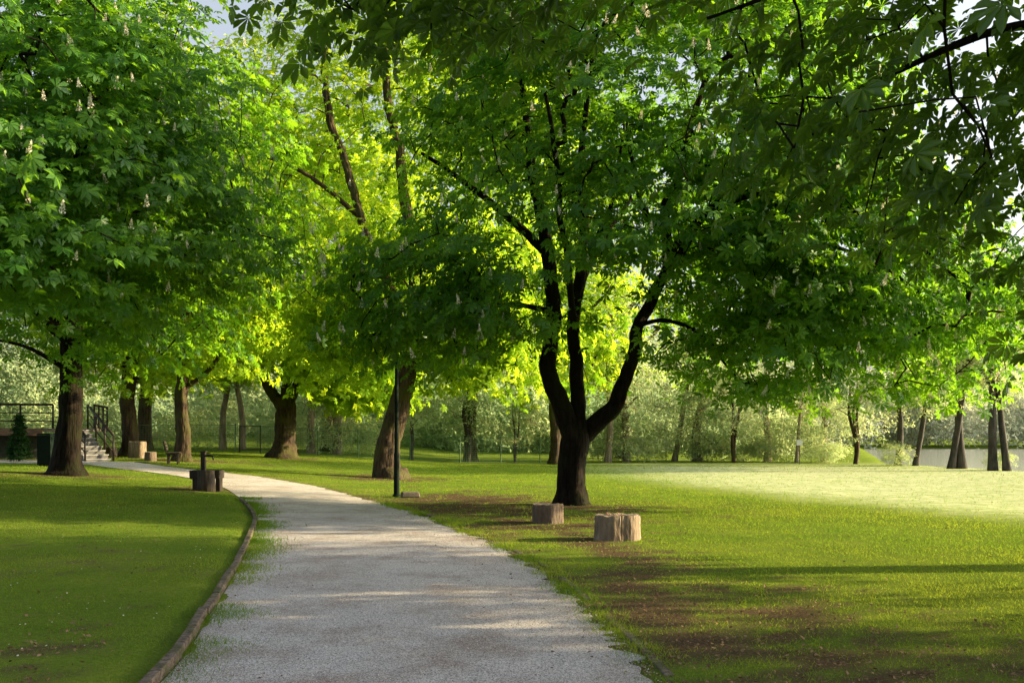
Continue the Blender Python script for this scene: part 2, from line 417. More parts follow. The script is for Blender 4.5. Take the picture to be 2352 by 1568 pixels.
# loose stones on the path
n = 36000
sy = 4.5*np.exp(rng.random(n)*math.log(26/4.5)); t = rng.random(n); sx = xL(sy)*(1-t)+(xR(sy)+.1)*t
s = (.003+.004*rng.random(n)**2)*(1+sy*.02)
tv = np.array([(1,0,0),(0,1,0),(-1,0,0),(0,-1,0),(0,0,.7)]); tf = np.array([(0,1,4),(1,2,4),(2,3,4),(3,0,4)])
P = np.stack([sx, sy, H(sx, sy)+.018*np.sin(math.pi*t)+.006], 1)
me = leaf_mesh("gravel", P, np.array([0,0,1.])+rng.normal(size=P.shape)*.25, rng.normal(size=P.shape), s, rng.random(n), (tv, tf))
m, nt, out = mat_new("loose_gravel"); at = N(nt, "ShaderNodeAttribute", _attribute_name="tint")
p = N(nt, "ShaderNodeBsdfDiffuse"); L(nt, ramp(nt, at.outputs['Fac'], [(0,(.15,.14,.135)),(.5,(.43,.41,.40)),(1,(.77,.74,.72))]), p.inputs['Color']); L(nt, p.outputs[0], out.inputs[0])
mk("gravel", me, m, kind="stuff")

# kerb
def kerb(edge, y0, y1, w, h, off, jit, name, mat, seg=.95):
    g = Geo(); C = catmull(edge, 40); C = C[(C[:,1] >= y0) & (C[:,1] <= y1)]
    d = np.r_[0, np.cumsum(np.linalg.norm(np.diff(C, axis=0), axis=1))]
    s = 0
    while s+seg < d[-1]:
        a = np.array([np.interp(s+.012, d, C[:,k]) for k in (0,1)]); bb = np.array([np.interp(s+seg-.012, d, C[:,k]) for k in (0,1)])
        mid = (a+bb)/2; T = bb-a; ln = np.linalg.norm(T); ang = math.atan2(T[1], T[0])+rng.normal()*.010*jit
        mid = mid+np.array([off+rng.normal()*.008*jit, 0])
        z = Hs(mid[0]+.3, mid[1])+h-.13+rng.normal()*.008*jit
        g.box((mid[0], mid[1], z), (ln, w, .26), rz=ang, rx=rng.normal()*.012*jit)
        s += seg*(1 if rng.random() > .12*(jit > 1.2) else 2)
    me = g.mesh(name); ob = mk(name, me, mat, kind="structure")
    bv = ob.modifiers.new("b", 'BEVEL'); bv.width = .006; bv.segments = 1
    return ob
M_kerb = noisy("weathered_kerb", (.055,.042,.032), (.21,.165,.13), 16, .95, .6, c3=(.07,.075,.03))
kerb(PL, 2, 24.5, .075, .08, -.045, 1, "kerb", M_kerb, .9)
kerb(PR, 2, 21, .07, .012, .16, 1.4, "kerb", M_kerb, .8)

# ------------------------------------------------------------------ grass, litter, daisies
n = 420000
gy = 4.5*np.exp(rng.random(n)*math.log(56/4.5)); gx = (rng.random(n)*2-1)*(.56*gy+2.0)
keep = ((gx < xL(gy)-.09) | (gx > xR(gy)+.05+.3*(fnoise(gx*2, gy*2, 1)-.5)) | (gy > 41)) & (lakeedge(gx, gy) < 0)
keep &= rng.random(n) > dirt_mask(gx, gy)*1.0
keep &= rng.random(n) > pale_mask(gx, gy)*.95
gx, gy = gx[keep], gy[keep]
wn = 30000
wy = 4.5+20*rng.random(wn)**1.3; edge = rng.random(wn) < .62
cl = fnoise(wy*1.3, edge*5.0, 31)
wx = np.where(edge, xL(wy)+np.abs(rng.normal(size=wn))*.20*(.3+1.6*cl), xR(wy)+.1+rng.normal(size=wn)*.12)
k2 = rng.random(wn) < np.clip((cl-.33)*4, 0, 1); wx, wy = wx[k2], wy[k2]
ax = np.r_[gx, wx]; ay = np.r_[gy, wy]; n = len(ax)
hh = (.013+.020*rng.random(n)**2)*(ay/7)**.3; ww = .0029*(ay/7)**.9
hh[len(gx):] *= 1.8
tuft = fnoise(ax*1.7, ay*1.7, 77); hh *= .55+1.0*tuft
P = np.stack([ax, ay, H(ax, ay)-.004+(np.arange(n) >= len(gx))*.006], 1)
lean = rng.normal(size=(n, 2))*.7*hh[:,None]
th = rng.random(n)*math.pi; wv = np.stack([np.cos(th)*ww, np.sin(th)*ww, 0*th], 1)
tip = P+np.concatenate([lean, hh[:,None]], 1)
V = np.stack([P-wv, P+wv, tip], 1).reshape(-1, 3); F = np.arange(3*n).reshape(-1, 3)
patch = fnoise(ax*.5, ay*.5, 55)
tint = np.clip(.4*rng.random(n)+1.1*(patch-.36)+.35*(fnoise(ax*2.2, ay*2.2, 5)-.5), 0, 1)
M_grass = foliage("grass_blade", (.068,.155,.018), (.21,.275,.038), (.19,.35,.02), (.48,.53,.04), .42)
mk("grass", new_mesh("grass", V, F, {"tint": np.repeat(tint, 3)}), M_grass, kind="stuff")

n = 50000
ly = 5*np.exp(rng.random(n)*math.log(46/5)); lx = (rng.random(n)*2-1)*(.5*ly+2)
inp = (lx > xL(ly)) & (lx < xR(ly))
k = rng.random(n) < np.where(inp, .035, np.clip(dirt_mask(lx, ly)*1.2, 0.05, 1)); lx, ly = lx[k], ly[k]; n = len(lx)
P = np.stack([lx, ly, H(lx, ly)+.02], 1)
me = leaf_mesh("leaf_litter", P, np.array([0,0,1.])+rng.normal(size=P.shape)*.35, rng.normal(size=P.shape), (.011+.022*rng.random(n))*(1+ly*.015), rng.random(n), T_QUAD)
mk("leaf_litter", me, foliage("dry_leaf", (.08,.052,.03), (.34,.23,.135), (.1,.05,.02), (.2,.12,.05), .15), kind="stuff")
n = 500
ly = 5.5*np.exp(rng.random(n)*math.log(26/5.5)); lx = xL(ly)-.3-rng.random(n)*(.5*ly)
k = fnoise(lx*.8, ly*.8, 12) > .48; lx, ly = lx[k], ly[k]; n = len(lx)
P = np.stack([lx, ly, H(lx, ly)+.03], 1)
me = leaf_mesh("daisies", P, np.array([0,-.3,1.])+rng.normal(size=P.shape)*.3, rng.normal(size=P.shape), .005+.004*rng.random(n), rng.random(n), (np.array([(math.cos(a),math.sin(a),0) for a in np.arange(6)*math.pi/3]), np.array([(0,1,2,3,4,5)])))
mk("daisies", me, M_flower, kind="stuff")

# ------------------------------------------------------------------ main trees
Y0 = 23.9; z0 = Hs(1.42, Y0)
limbs = [
 ([(1.42,Y0,z0-.1),(1.40,Y0,.35),(1.42,Y0,.9),(1.52,Y0,1.55),(1.5,Y0,2.0)], [.345,.325,.32,.35,.30]),
 ([(1.5,Y0,1.55),(1.18,Y0-.05,2.45),(.93,Y0-.1,3.2),(.93,Y0-.1,4.15),(.9,Y0-.2,5.4),(.67,Y0-.2,6.9),(.45,Y0,8.3),(.2,Y0+.2,11)], [.28,.235,.205,.18,.165,.135,.10,.05]),
 ([(1.5,Y0+.05,1.6),(1.58,Y0+.2,2.7),(1.56,Y0+.4,3.8),(1.62,Y0+.6,5.3),(1.8,Y0+.9,6.9),(1.7,Y0+1.1,8.6),(2.1,Y0+1.2,11.5)], [.22,.17,.15,.135,.115,.09,.05]),
 ([(1.5,Y0,1.5),(2.05,Y0,1.98),(2.5,Y0-.1,2.4),(2.74,Y0-.2,3.2),(2.88,Y0-.3,3.85),(3.28,Y0-.4,4.9),(3.65,Y0-.4,5.8),(3.6,Y0-.3,6.9),(4.0,Y0-.2,8.0),(4.8,Y0,10.5)], [.24,.22,.19,.165,.15,.14,.135,.125,.10,.05]),
 ([(3.28,Y0-.4,4.9),(4.0,Y0-.6,6.0),(4.5,Y0-.8,6.8),(5.5,Y0-1,7.6),(7.0,Y0-1.2,8.4)], [.12,.11,.095,.07,.04]),
 ([(2.95,Y0-.3,4.2),(3.5,Y0-.5,4.35),(4.1,Y0-.8,4.15),(4.65,Y0-1,3.7),(5.0,Y0-1.1,3.15)], [.055,.05,.04,.03,.02]),
 ([(.9,Y0-.2,4.6),(0,Y0-.7,4.7),(-.9,Y0-1,4.5),(-2.9,Y0-1.2,3.9)], [.07,.05,.04,.02]),
 ([(1.6,Y0+.4,4.2),(1.2,Y0-1.4,6.2),(.9,Y0-3.4,7.4),(.6,Y0-5.4,8.0)], [.09,.07,.05,.03]),
 ([(3.6,Y0-.3,5.8),(4.4,Y0-2.0,6.6),(5.6,Y0-3.6,6.6),(7.5,Y0-4,5.8),(9.2,Y0-4,4.6)], [.10,.08,.06,.045,.025]),
 ([(3.6,Y0-.3,5.6),(5.4,Y0-.8,6.2),(7.6,Y0-.8,6.0),(9.6,Y0-.8,5.0)], [.09,.07,.045,.025]),
 ([(1.62,Y0+.6,5.0),(2.6,Y0+2.6,7.2),(3.4,Y0+4.6,8.4)], [.11,.08,.04]),
 ([(.8,Y0-.2,6.0),(-1.0,Y0+.6,7.8),(-2.2,Y0+.6,8.6)], [.11,.07,.04]),
 ([(1.6,Y0+.5,5.6),(2.3,Y0-.3,7.0),(2.6,Y0-.6,8.6)], [.08,.06,.03]),
 ([(3.64,Y0-.4,6.4),(2.9,Y0-.6,7.4),(2.7,Y0-.6,9.0)], [.08,.06,.03]),
]
def f_main(P):
    x, y, z = P.T
    r = rng.random(len(P))
    low = 3.0-.34*np.clip(x-3.5, 0, 4)
    ok = z > low
    win = (x > -.4) & (x < 4.8) & (y < Y0+2) & (z < 9.0)
    ok &= ~(win & (r > np.where(z > 7, .38, .21)))
    und = (z < 8.6) & (x > -1.6) & (x < 4.8) & (y > Y0+.5)
    ok &= ~(und & (r > .14))
    return ok
make_tree(limbs, [(3.1,Y0+.2,9.0,5.9,6.8,6.4,800,.5),(7.2,22.4,5.7,3.3,4.2,2.5,150,.35),(9.7,21.8,4.6,2.7,3.8,2.4,110,.2),(6.4,21.4,3.7,2.6,3.0,1.4,60,.1),(-1.9,22.4,4.9,2.4,2.6,1.9,100,.3),(5.4,20.6,6.4,3.0,2.8,2.0,55,.3),(2.2,20.8,6.6,3.0,2.2,2.0,30,.2)],
          (1.42, Y0), M_leaf_dark, M_bark, k=24, size=.19, spread=.48, flat=.26, filt=f_main, flowers=330, fl_filt=lambda P: (P[:,1] < Y0-1),
          label="large forked chestnut tree with white blossoms beside gravel path", name="chestnut_tree", gap=.42, flare=1.35)

bx, by = -13.2, 29.5; bz = Hs(bx, by)
limbs = [
 ([(bx,by,bz),(bx+.02,by,bz+.6),(bx+.12,by,2.4),(bx+.15,by,4.2),(bx+.1,by,6.5)], [.45,.38,.34,.32,.29]),
 ([(bx+.1,by,4.4),(bx-1.2,by-1,6.2),(bx-2.4,by-2,8.5),(bx-3,by-2.5,11)], [.22,.17,.11,.04]),
 ([(bx+.1,by,5.0),(bx+1.6,by-1.6,6.6),(bx+3.6,by-3.4,7.6),(bx+5.8,by-4,8.0)], [.2,.15,.09,.04]),
 ([(bx+.1,by,6.2),(bx+.4,by+.3,9),(bx+.2,by,12)], [.26,.16,.05]),
 ([(bx+.1,by,5.2),(bx+.8,by-3,6.8),(bx+2.0,by-6.5,7.4),(bx+3.4,by-9.2,7.2)], [.18,.13,.09,.04]),
 ([(bx+.1,by,5.5),(bx+2.5,by+1.0,7.6),(bx+5.4,by+1,9.2)], [.18,.11,.04]),
 ([(bx+.1,by,3.6),(bx-1.0,by-.8,4.3),(bx-2.8,by-1.6,4.4)], [.08,.05,.03]),
 ([(bx+.1,by,4.2),(bx+1.4,by-.6,4.9),(bx+3.2,by-1.2,4.8)], [.08,.05,.03]),
]
def f_left(P):
    x, y, z = P.T
    low = 3.0+.2*np.clip(x+11, 0, 8)+1.4*(fnoise(x*.7, y*.7, 41)-.4)
    r = rng.random(len(P))
    return (z > low) & ~((z < 5.2) & (np.abs(x+12.4) < 1.6) & (y < 29) & (y > 22) & (r > .2))
make_tree(limbs, [(-13.2,26.8,8.6,7.4,7.2,5.8,640,.5),(-8.2,22.6,6.4,3.2,2.8,2.4,140,.3),(-9.8,18.6,6.2,3.2,3.2,2.5,170,.3),(-8.6,20,9.5,3.2,3.4,2.8,130,.3)],
          (bx, by), M_leaf_dark, M_bark, k=23, size=.195, spread=.48, flat=.26, filt=f_left, flowers=360, fl_filt=lambda P: (P[:,1] < 27) & (P[:,2] > 4.5),
          label="dark old chestnut tree with white blossoms on mown lawn", name="chestnut_tree", gap=.41)

bx, by = 9.0, 7.2; bz = Hs(bx, by)
limbs = [
 ([(bx,by,bz),(bx,by,1.5),(bx-.1,by,3.0),(bx-.2,by,4.6)], [.5,.44,.42,.36]),
 ([(bx-.2,by,3.6),(7.2,7.8,4.9),(5.2,8.6,5.9),(3.4,9.0,5.9),(1.8,9.2,5.5)], [.14,.09,.05,.025,.01]),
 ([(bx-.2,by,4.0),(7.6,9.5,5.6),(6.0,11.5,6.4),(4.5,13,6.2)], [.16,.11,.06,.02]),
 ([(bx-.2,by,4.4),(6.8,6.8,6.6),(4.4,7.4,7.6),(1.5,8.6,7.4),(-1.2,9.4,6.6)], [.2,.15,.1,.05,.02]),
 ([(bx-.2,by,4.4),(bx,by+.6,7.5),(bx,by+1,10)], [.24,.15,.05]),
 ([(bx-.2,by,4.2),(10.5,9,6),(12,11,7)], [.2,.12,.04]),
]
def f_near(P):
    x, y, z = P.T
    return (z > 2.75+1.0*(x > 9)) & (z > 1.65+.20*y*(x < 4.0)) & ~((y < 3.2) & (z < 4.5)) & (np.abs(x-9.5)+np.abs(y-7) > 1.0)
make_tree(limbs, [(8.2,9.2,7.2,7.5,6.6,4.8,640,.40),(.0,9.8,7.0,3.9,2.8,1.5,80,.2)],
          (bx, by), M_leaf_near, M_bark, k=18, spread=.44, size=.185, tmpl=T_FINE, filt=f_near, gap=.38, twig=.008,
          label="spreading chestnut tree with low dark overhanging branches", name="chestnut_tree")

# added trees out of view, placed to shade the path and lawns
for (bx, by, rx, ry, n_, gp, zb, cz) in [(17.0, 13.4, 4.6, 4.6, 360, .38, 5.1, 8.8), (17.5, 5.6, 4.6, 4.2, 320, .38, 5.0, 8.6), (27.0, 8.8, 4.4, 3.6, 180, .41, 3.8, 7.4)]:
    bz = Hs(bx, by)
    limbs = [([(bx,by,bz),(bx,by,1.6),(bx,by,3.2),(bx,by,7),(bx,by,11)], [.42,.38,.35,.25,.06]),
             ([(bx,by,4.6),(bx-2,by+1,6.6),(bx-3.4,by+1.4,8)], [.18,.12,.04]), ([(bx,by,4.8),(bx+2,by-1,6.6),(bx+3.4,by-1.4,8)], [.18,.12,.04])]
    make_tree(limbs, [(bx,by,cz,rx,ry,4.6,n_,.35)], (bx, by), M_leaf_dark, M_bark, k=20, spread=.46, size=.3, tmpl=T_TRI,
              filt=lambda P: P[:,2] > zb, gap=gp, label="added chestnut tree out of view, placed to shade the lawn", name="chestnut_tree", sides=16)

bx, by = -4.66, 37.7; bz = Hs(bx, by)
limbs = [
 ([(bx,by,bz),(-4.75,by,.6),(-4.62,by,1.5),(-4.25,by,2.9),(-3.75,by,4.8)], [.56,.46,.41,.38,.32]),
 ([(-3.85,by,4.2),(-4.5,by,6.8),(-5.6,by,9.5),(-6.2,by,11.5),(-6.9,by,14),(-7.2,by,17.5)], [.24,.19,.17,.15,.13,.06]),
 ([(-3.85,by,4.4),(-3.7,by+.3,7.5),(-4.1,by+.4,10.5),(-4.3,by+.4,12.5),(-4.8,by+.4,15),(-4.9,by,19)], [.28,.22,.20,.18,.15,.06]),
 ([(-3.9,by,4.6),(-2.6,by-.5,5.6),(-1.0,by-.5,6.2),(.6,by,6.0)], [.13,.09,.05,.03]),
 ([(-5.8,by,10),(-8,by-1,11.5),(-10,by-1.5,12)], [.10,.07,.04]),
]
def f_t2(P):
    x, y, z = P.T; r = rng.random(len(P))
    return (z > 3.3) & ~((y < by) & (x > -8.5) & (x < -2.8) & (r > .38) & (z > 5))
make_tree(limbs, [(-4.5,by+.5,12.5,6.4,5.2,8.4,420,.45),(-.6,by+.3,5.2,3.4,3.0,2.2,130,.2),(-7.4,by+1.2,5.8,2.6,2.5,2.2,90,.2)], (bx, by), M_leaf_gold, M_bark_moss, k=18, spread=.5, size=.25, filt=f_t2, gap=.40,
          label="thick leaning tree with moss on its furrowed trunk", name="park_tree", ridge=.06)

bx, by = -11.5, 50.0; bz = Hs(bx, by)
limbs = [
 ([(bx,by,bz),(bx+.05,by,1.4),(bx+.1,by,2.6),(bx+.1,by,3.6)], [.72,.54,.50,.44]),
 ([(bx,by,2.9),(bx-.9,by,4.4),(bx-1.6,by,5.8),(bx-1.4,by,8),(bx-2.2,by,11)], [.30,.23,.17,.13,.06]),
 ([(bx+.1,by,3.0),(bx+.9,by,4.4),(bx+1.5,by,5.6),(bx+1.7,by,8),(bx+2.6,by,11)], [.30,.23,.17,.13,.06]),
 ([(bx+.1,by,3.2),(bx+.3,by+.2,6),(bx+.1,by,9),(bx+.4,by,13)], [.26,.18,.14,.06]),
 ([(bx+1.4,by,5.3),(bx+3.2,by-1,6.6),(bx+5.5,by-1.5,7.0)], [.12,.09,.04]),
 ([(bx-1.4,by,5.5),(bx-3.2,by-1,6.8),(bx-5.2,by-1.5,7.2)], [.12,.09,.04]),
]
make_tree(limbs, [(bx+.5,by,11,7.4,6.2,7.4,460,.5),(bx+3.8,by-1.5,5.6,3.6,3,2.4,150,.3),(bx+4.4,by-1.2,4.2,2.6,2.4,1.7,80,.2),(bx-3.2,by-1.0,6.0,3.0,3,2.2,80,.3)], (bx, by), M_leaf_gold, M_bark_moss, k=17, spread=.52, size=.28,
          filt=lambda P: (P[:,2] > 2.7) & ~((P[:,2] < 4.6) & (P[:,0] < bx+1.8)), gap=.37, label="sunlit broadleaf tree with mossy trunk forked like a candelabra", name="park_tree", ridge=.06)

for (bx, by, r, pts2, lab) in [(-17.9, 46.5, .38, 1, "upright brown tree beside cut stumps"), (-13.9, 42.0, .29, 2, "mossy tree with a low side branch next to bench"), (2.5, 57.5, .36, 1, "stout leafy tree at the far lawn edge")]:
    bz = Hs(bx, by)
    limbs = [([(bx,by,bz),(bx+.05,by,1.6),(bx-.05,by,3.2),(bx+.1,by,5.5),(bx,by,9)], [r*1.1,r,r*.92,r*.8,r*.5]),
             ([(bx+.05,by,3.6 if pts2 == 2 else 4.2),(bx+1.2,by,4.5),(bx+2.6,by-.5,6.6)], [r*.42,r*.35,r*.12]),
             ([(bx+.05,by,4.6),(bx-1.6,by-.5,6.2),(bx-3,by-1,8)], [r*.4,r*.3,r*.12]),
             ([(bx,by,8.5),(bx+.3,by,12),(bx,by,15)], [r*.5,r*.3,.05]),
             ([(bx,by,6.5),(bx+1.8,by-1.5,8.5),(bx+3.2,by-2.2,10)], [r*.36,r*.3,.05])]
    make_tree(limbs, [(bx,by,9.0,5.2,4.6,6.0,280,.45)], (bx, by), M_leaf_gold, M_bark_moss, k=17, spread=.5, size=.27,
              filt=lambda P: P[:,2] > 3.6, gap=.38, label=lab, name="park_tree", ridge=.045)

for (bx, by, hh_, rx, n_, lab) in [(-21, 57, 28, 8, 430, "tall leafy tree rising behind the wire fence"), (-2.5, 60, 30, 7.5, 430, "tall leafy tree rising behind the wire fence"),
                             (7.5, 68, 22, 6, 240, "tall leafy tree rising behind the wire fence"), (-31, 47, 22, 8, 260, "tall leafy tree rising behind the wire fence"),
                             (-11.5, 62, 31, 7.5, 430, "tall leafy tree rising behind the wire fence")]:
    bz = Hs(bx, by)
    limbs = [([(bx,by,bz),(bx,by,3),(bx+.2,by,7),(bx,by,12),(bx,by,hh_*.85)], [.42,.36,.32,.22,.06]),
             ([(bx,by,6),(bx+2.5,by,9),(bx+4,by,12)], [.2,.13,.04]), ([(bx,by,7),(bx-2.5,by,10),(bx-4,by,13)], [.2,.13,.04]),
             ([(bx,by,9),(bx+1,by-2.5,12),(bx+1,by-4,15)], [.18,.12,.04])]
    make_tree(limbs, [(bx,by,hh_*.58,rx,6,hh_*.44,n_,.5)], (bx, by), M_leaf_gold, M_bark_moss, k=14, spread=.75, size=.42, tmpl=T_TRI,
              filt=lambda P: P[:,2] > 5.5, gap=.36, label=lab, name="tall_tree", group="tall trees behind the fence", sides=16)

# ------------------------------------------------------------------ slim far trees
def proto(hgt, r, lean, ell, k, size, stems=1, low=.35, n=120):
    B = np.zeros(3); g = Geo(); seeds = []
    for s_i in range(stems):
        ph = s_i*2.1; lx = lean+(.09*math.cos(ph)*(stems > 1)); ly_ = .07*math.sin(ph)*(stems > 1)
        C = catmull([(0,0,-.2),(lx*hgt*.12+.1,ly_*hgt*.2,hgt*.2),(lx*hgt*.45-.12,ly_*hgt*.5,hgt*.5),(lx*hgt*.8+.1,ly_*hgt*.8,hgt*.75),(lx*hgt,ly_*hgt,hgt*.95)], 6)
        R = np.interp(np.linspace(0,1,len(C)), [0,.08,.5,1], [r*1.35,r,r*.7,r*.15]); g.tube(C, R, 14, .08, s_i, ridge=.02)
        seeds += list(C[4:])
    for q in range(5):
        a = rng.random()*6.28; h0 = hgt*(low+.12*q); C = catmull([(lean*h0,0,h0),(lean*h0+hgt*.1*math.cos(a),hgt*.1*math.sin(a),h0+hgt*.09),(lean*h0+hgt*.2*math.cos(a),hgt*.2*math.sin(a),h0+hgt*.14)], 4)
        g.tube(C, np.linspace(r*.4, r*.1, len(C)), 6); seeds += list(C[1:])
    Cc = sample_clumps([(lean*hgt*.6, 0, hgt*ell[2], hgt*ell[0], hgt*ell[0], hgt*ell[1], n, .35)], lambda P: P[:,2] > .3, .38)
    return g.mesh("trunk", True), branch_mesh("branch", seeds, Cc, B, .012, .06, 4), leaves_from_clumps("crown", Cc, np.array([0,0,hgt*.5]), k, .42, size, T_TRI, .2)
protos = [proto(9.5, .17, .04, (.28,.38,.60), 19, .21, n=110), proto(9, .14, .22, (.26,.34,.62), 18, .2, n=100), proto(5.2, .09, .0, (.38,.34,.62), 18, .15, stems=3, low=.3, n=100),
          proto(7, .24, -.05, (.34,.52,.50), 22, .19, n=150), proto(11, .19, -.11, (.26,.34,.66), 19, .23, n=110)]
M_bark_grey = noisy("dark_grey_bark", (.022,.02,.018), (.075,.065,.055), 6, .9, .6, (1,1,.25))  # dark grey bark tone for the darker trunks
for i, (a, b_, c) in enumerate(protos):
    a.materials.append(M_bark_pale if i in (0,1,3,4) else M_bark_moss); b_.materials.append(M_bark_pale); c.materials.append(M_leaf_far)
protos_dark = []
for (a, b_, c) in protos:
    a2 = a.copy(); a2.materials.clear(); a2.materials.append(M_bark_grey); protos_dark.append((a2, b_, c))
far = [
 (-17.0,58.5,4,1.0,3.3,0,"slim pale leaning trunk among shrubs"),(-15.7,58,4,.95,.4,0,"slim pale leaning trunk among shrubs"),(-23.5,64,0,1.2,1,0,"slim tree with thin crown beyond fence"),
 (-11.6,57.5,4,1.25,2.2,0,"pale straight tree behind the fence"),(-10.3,58.5,3,1.1,.4,0,"ivy covered tree behind the fence"),(-5.8,57,0,.7,.6,1,"thin dark tree at the fence"),
 (-2.6,58.6,2,1.1,.3,1,"small multi stemmed tree at lawn edge"),(.2,59.2,2,.8,2,1,"small multi stemmed tree at lawn edge"),
 (5.8,60.5,0,1.2,.2,0,"hazy tree at the lawn edge"),(7.1,62,3,1.1,1.1,0,"ivy covered hazy tree at the lawn edge"),(10.4,64,1,1.3,.4,0,"leaning hazy tree at the lawn edge"),
 (11.9,64,3,1.3,3,0,"ivy covered hazy tree at the lawn edge"),(13.6,61,2,1.2,4,0,"small hazy tree at the lawn edge"),(16.4,64,3,1.0,5,0,"bushy hazy tree at the lawn edge"),
 (17.4,61,1,.8,2.7,0,"leaning slender tree near the lake"),(19.6,62.5,3,.9,1.3,0,"bushy tree near the lake"),(20.0,58,2,1.25,.3,0,"small spreading tree near the lake"),
 (21.5,55.5,0,1.1,.1,1,"dark trunk tree on the lake shore"),(22.0,54.4,1,1.1,.1,1,"leaning dark tree on the lake shore"),(22.1,50.2,1,1.3,.35,1,"leaning dark tree on the lake shore"),
 (22.7,50.2,0,1.2,2.3,1,"dark trunk tree on the lake shore"),(22.5,46.6,4,1.1,4.3,1,"dark trunk tree on the lake shore"),(23.0,46.2,1,1.2,5.9,1,"leaning dark tree on the lake shore"),
 (-27,60,0,1.3,2,0,"slim tree with thin crown beyond fence"),(-30,56,3,1.2,1,0,"bushy tree beyond the fence"),(-34,62,4,1,5,0,"slim tree with thin crown beyond fence"),
]
for (fx, fy, pi, sc, rot, dk, lab) in far:
    z_ = Hs(fx, fy)
    if lakeedge(fx, fy) > 0: z_ = max(z_, -.1)
    r = mk("slender_tree", None, loc=(fx, fy, z_), label=lab, category="tree", group="trees along the lawn edge")
    r.rotation_euler = (0, 0, rot if pi not in (1,) else (rot*.3)); r.scale = (sc, sc, sc*(.85+.3*rng.random()))
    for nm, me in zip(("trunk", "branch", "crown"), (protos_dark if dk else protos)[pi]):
        mk(nm, me, None, r)

def shrub_mesh(r, h, n=60, k=26, size=.13):
    Cc = sample_clumps([(0,0,h*.5,r,r,h*.55,n,.4)], lambda P: P[:,2] > .05, .2)
    return leaves_from_clumps("shrub", Cc, np.array([0,0,.2]), k, .24, size, T_TRI, .2)
shm = [shrub_mesh(1.5,1.9), shrub_mesh(2.0,2.6,90), shrub_mesh(1.1,1.3,40)]
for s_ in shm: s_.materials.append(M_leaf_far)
for (fx, fy, i, sc) in [(18.9,60,0,.8),(21.0,54.5,0,.6),(23.1,47.2,2,.6),(17.5,62,1,.9),(14.3,63.5,0,1.1),(15.8,62.5,2,1.1),(12.4,63.5,0,1.0),(8.6,63,1,.9),
                        (6.3,63,0,1),(4.6,65,1,1),(-9.2,60.5,1,.9),(-12.5,62,1,1.1),(-19,62,1,1.2),(-21.5,61,0,1.3),(-25,59,1,1.2),(-14.2,61.5,0,1.2)]:
    ob = mk("shrub", shm[i], None, loc=(fx, fy, max(Hs(fx, fy), -.15)), label="loose yellow-green shrub at the edge of the lawn", category="shrub", group="shrubs along the lawn edge")
    ob.scale = (sc, sc, sc*(.8+.4*rng.random())); ob.rotation_euler = (0, 0, rng.random()*6)

def mass(name, lumps, k, size, mat, spread=.7):
    Cs = []; T = []
    for (cx, cy, cz, rx, ry, rz, n) in lumps:
        d = nrm(rng.normal(size=(n, 3))); r = .7+.3*rng.random(n)
        Cs.append(np.array([cx, cy, cz])+d*np.array([rx, ry, rz])*r[:,None]); T.append(np.full(n, rng.random()))
    C = np.vstack(Cs); T = np.concatenate(T); n = len(C)*k; cl = np.repeat(np.arange(len(C)), k)
    P = C[cl]+rng.normal(size=(n, 3))*spread; kk = P[:,2] > H(P[:,0], P[:,1])-.1; P = P[kk]; cl = cl[kk]; n = len(P)
    tint = np.clip(T[cl]*.85+.15*rng.random(n)-.02, 0, 1)
    Nn = np.array([.6,-.5,.5])+rng.normal(size=(n,3))*.38
    me = leaf_mesh(name, P, Nn, rng.normal(size=(n,3)), size*(.6+.8*rng.random(n)), tint, T_TRI)
    return mk(name, me, mat, kind="stuff")
lumps = []
for i in range(110):
    cx = -62+rng.random()*84; cy = 72+rng.random()*26+(max(0, cx-5)*.2)
    tall = 8+5*rng.random() if cx < 3 else 3.0+4.0*rng.random()**1.3
    if cx < 3: tall *= (.25+.8*(cy-69)/26)
    g0 = Hs(cx, cy); r = 1.8+2.4*rng.random()
    lumps.append((cx, cy, g0+tall*.5, r, r, tall*.55, 50))
mass("woodland", lumps, 12, .42, M_leaf_wood)
lumps = []
for i in range(70):
    cx = 20+rng.random()*100; cy = 153+rng.random()*25; tall = 8+8*rng.random(); r = 4+3*rng.random()
    lumps.append((cx, cy, .5+tall*.45, r, r, tall*.55, 40))
M_leaf_mist = foliage("mist_tinted_leaf", (.48,.55,.42), (.68,.70,.52), (.5,.56,.4), (.7,.73,.52), .4)  # mist over the lake painted into these very pale leaf colours
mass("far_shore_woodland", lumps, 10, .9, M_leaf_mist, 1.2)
wm = new_mesh("lake", np.array([(15,38,-.4),(500,38,-.4),(500,300,-.4),(15,300,-.4)]), [(0,1,2,3)])
m, nt, out = mat_new("lake_water"); p = N(nt, "ShaderNodeBsdfPrincipled", Roughness=.10); p.inputs['Base Color'].default_value = (.45,.48,.42,1)
tc = N(nt, "ShaderNodeTexCoord"); n1 = N(nt, "ShaderNodeTexNoise", Scale=2.0, Detail=4.0); L(nt, tc.outputs['Object'], n1.inputs['Vector'])
b = N(nt, "ShaderNodeBump", Strength=.12, Distance=.05); L(nt, n1.outputs[0], b.inputs['Height']); L(nt, b.outputs[0], p.inputs['Normal']); L(nt, p.outputs[0], out.inputs[0])
mk("lake", wm, m, kind="structure")

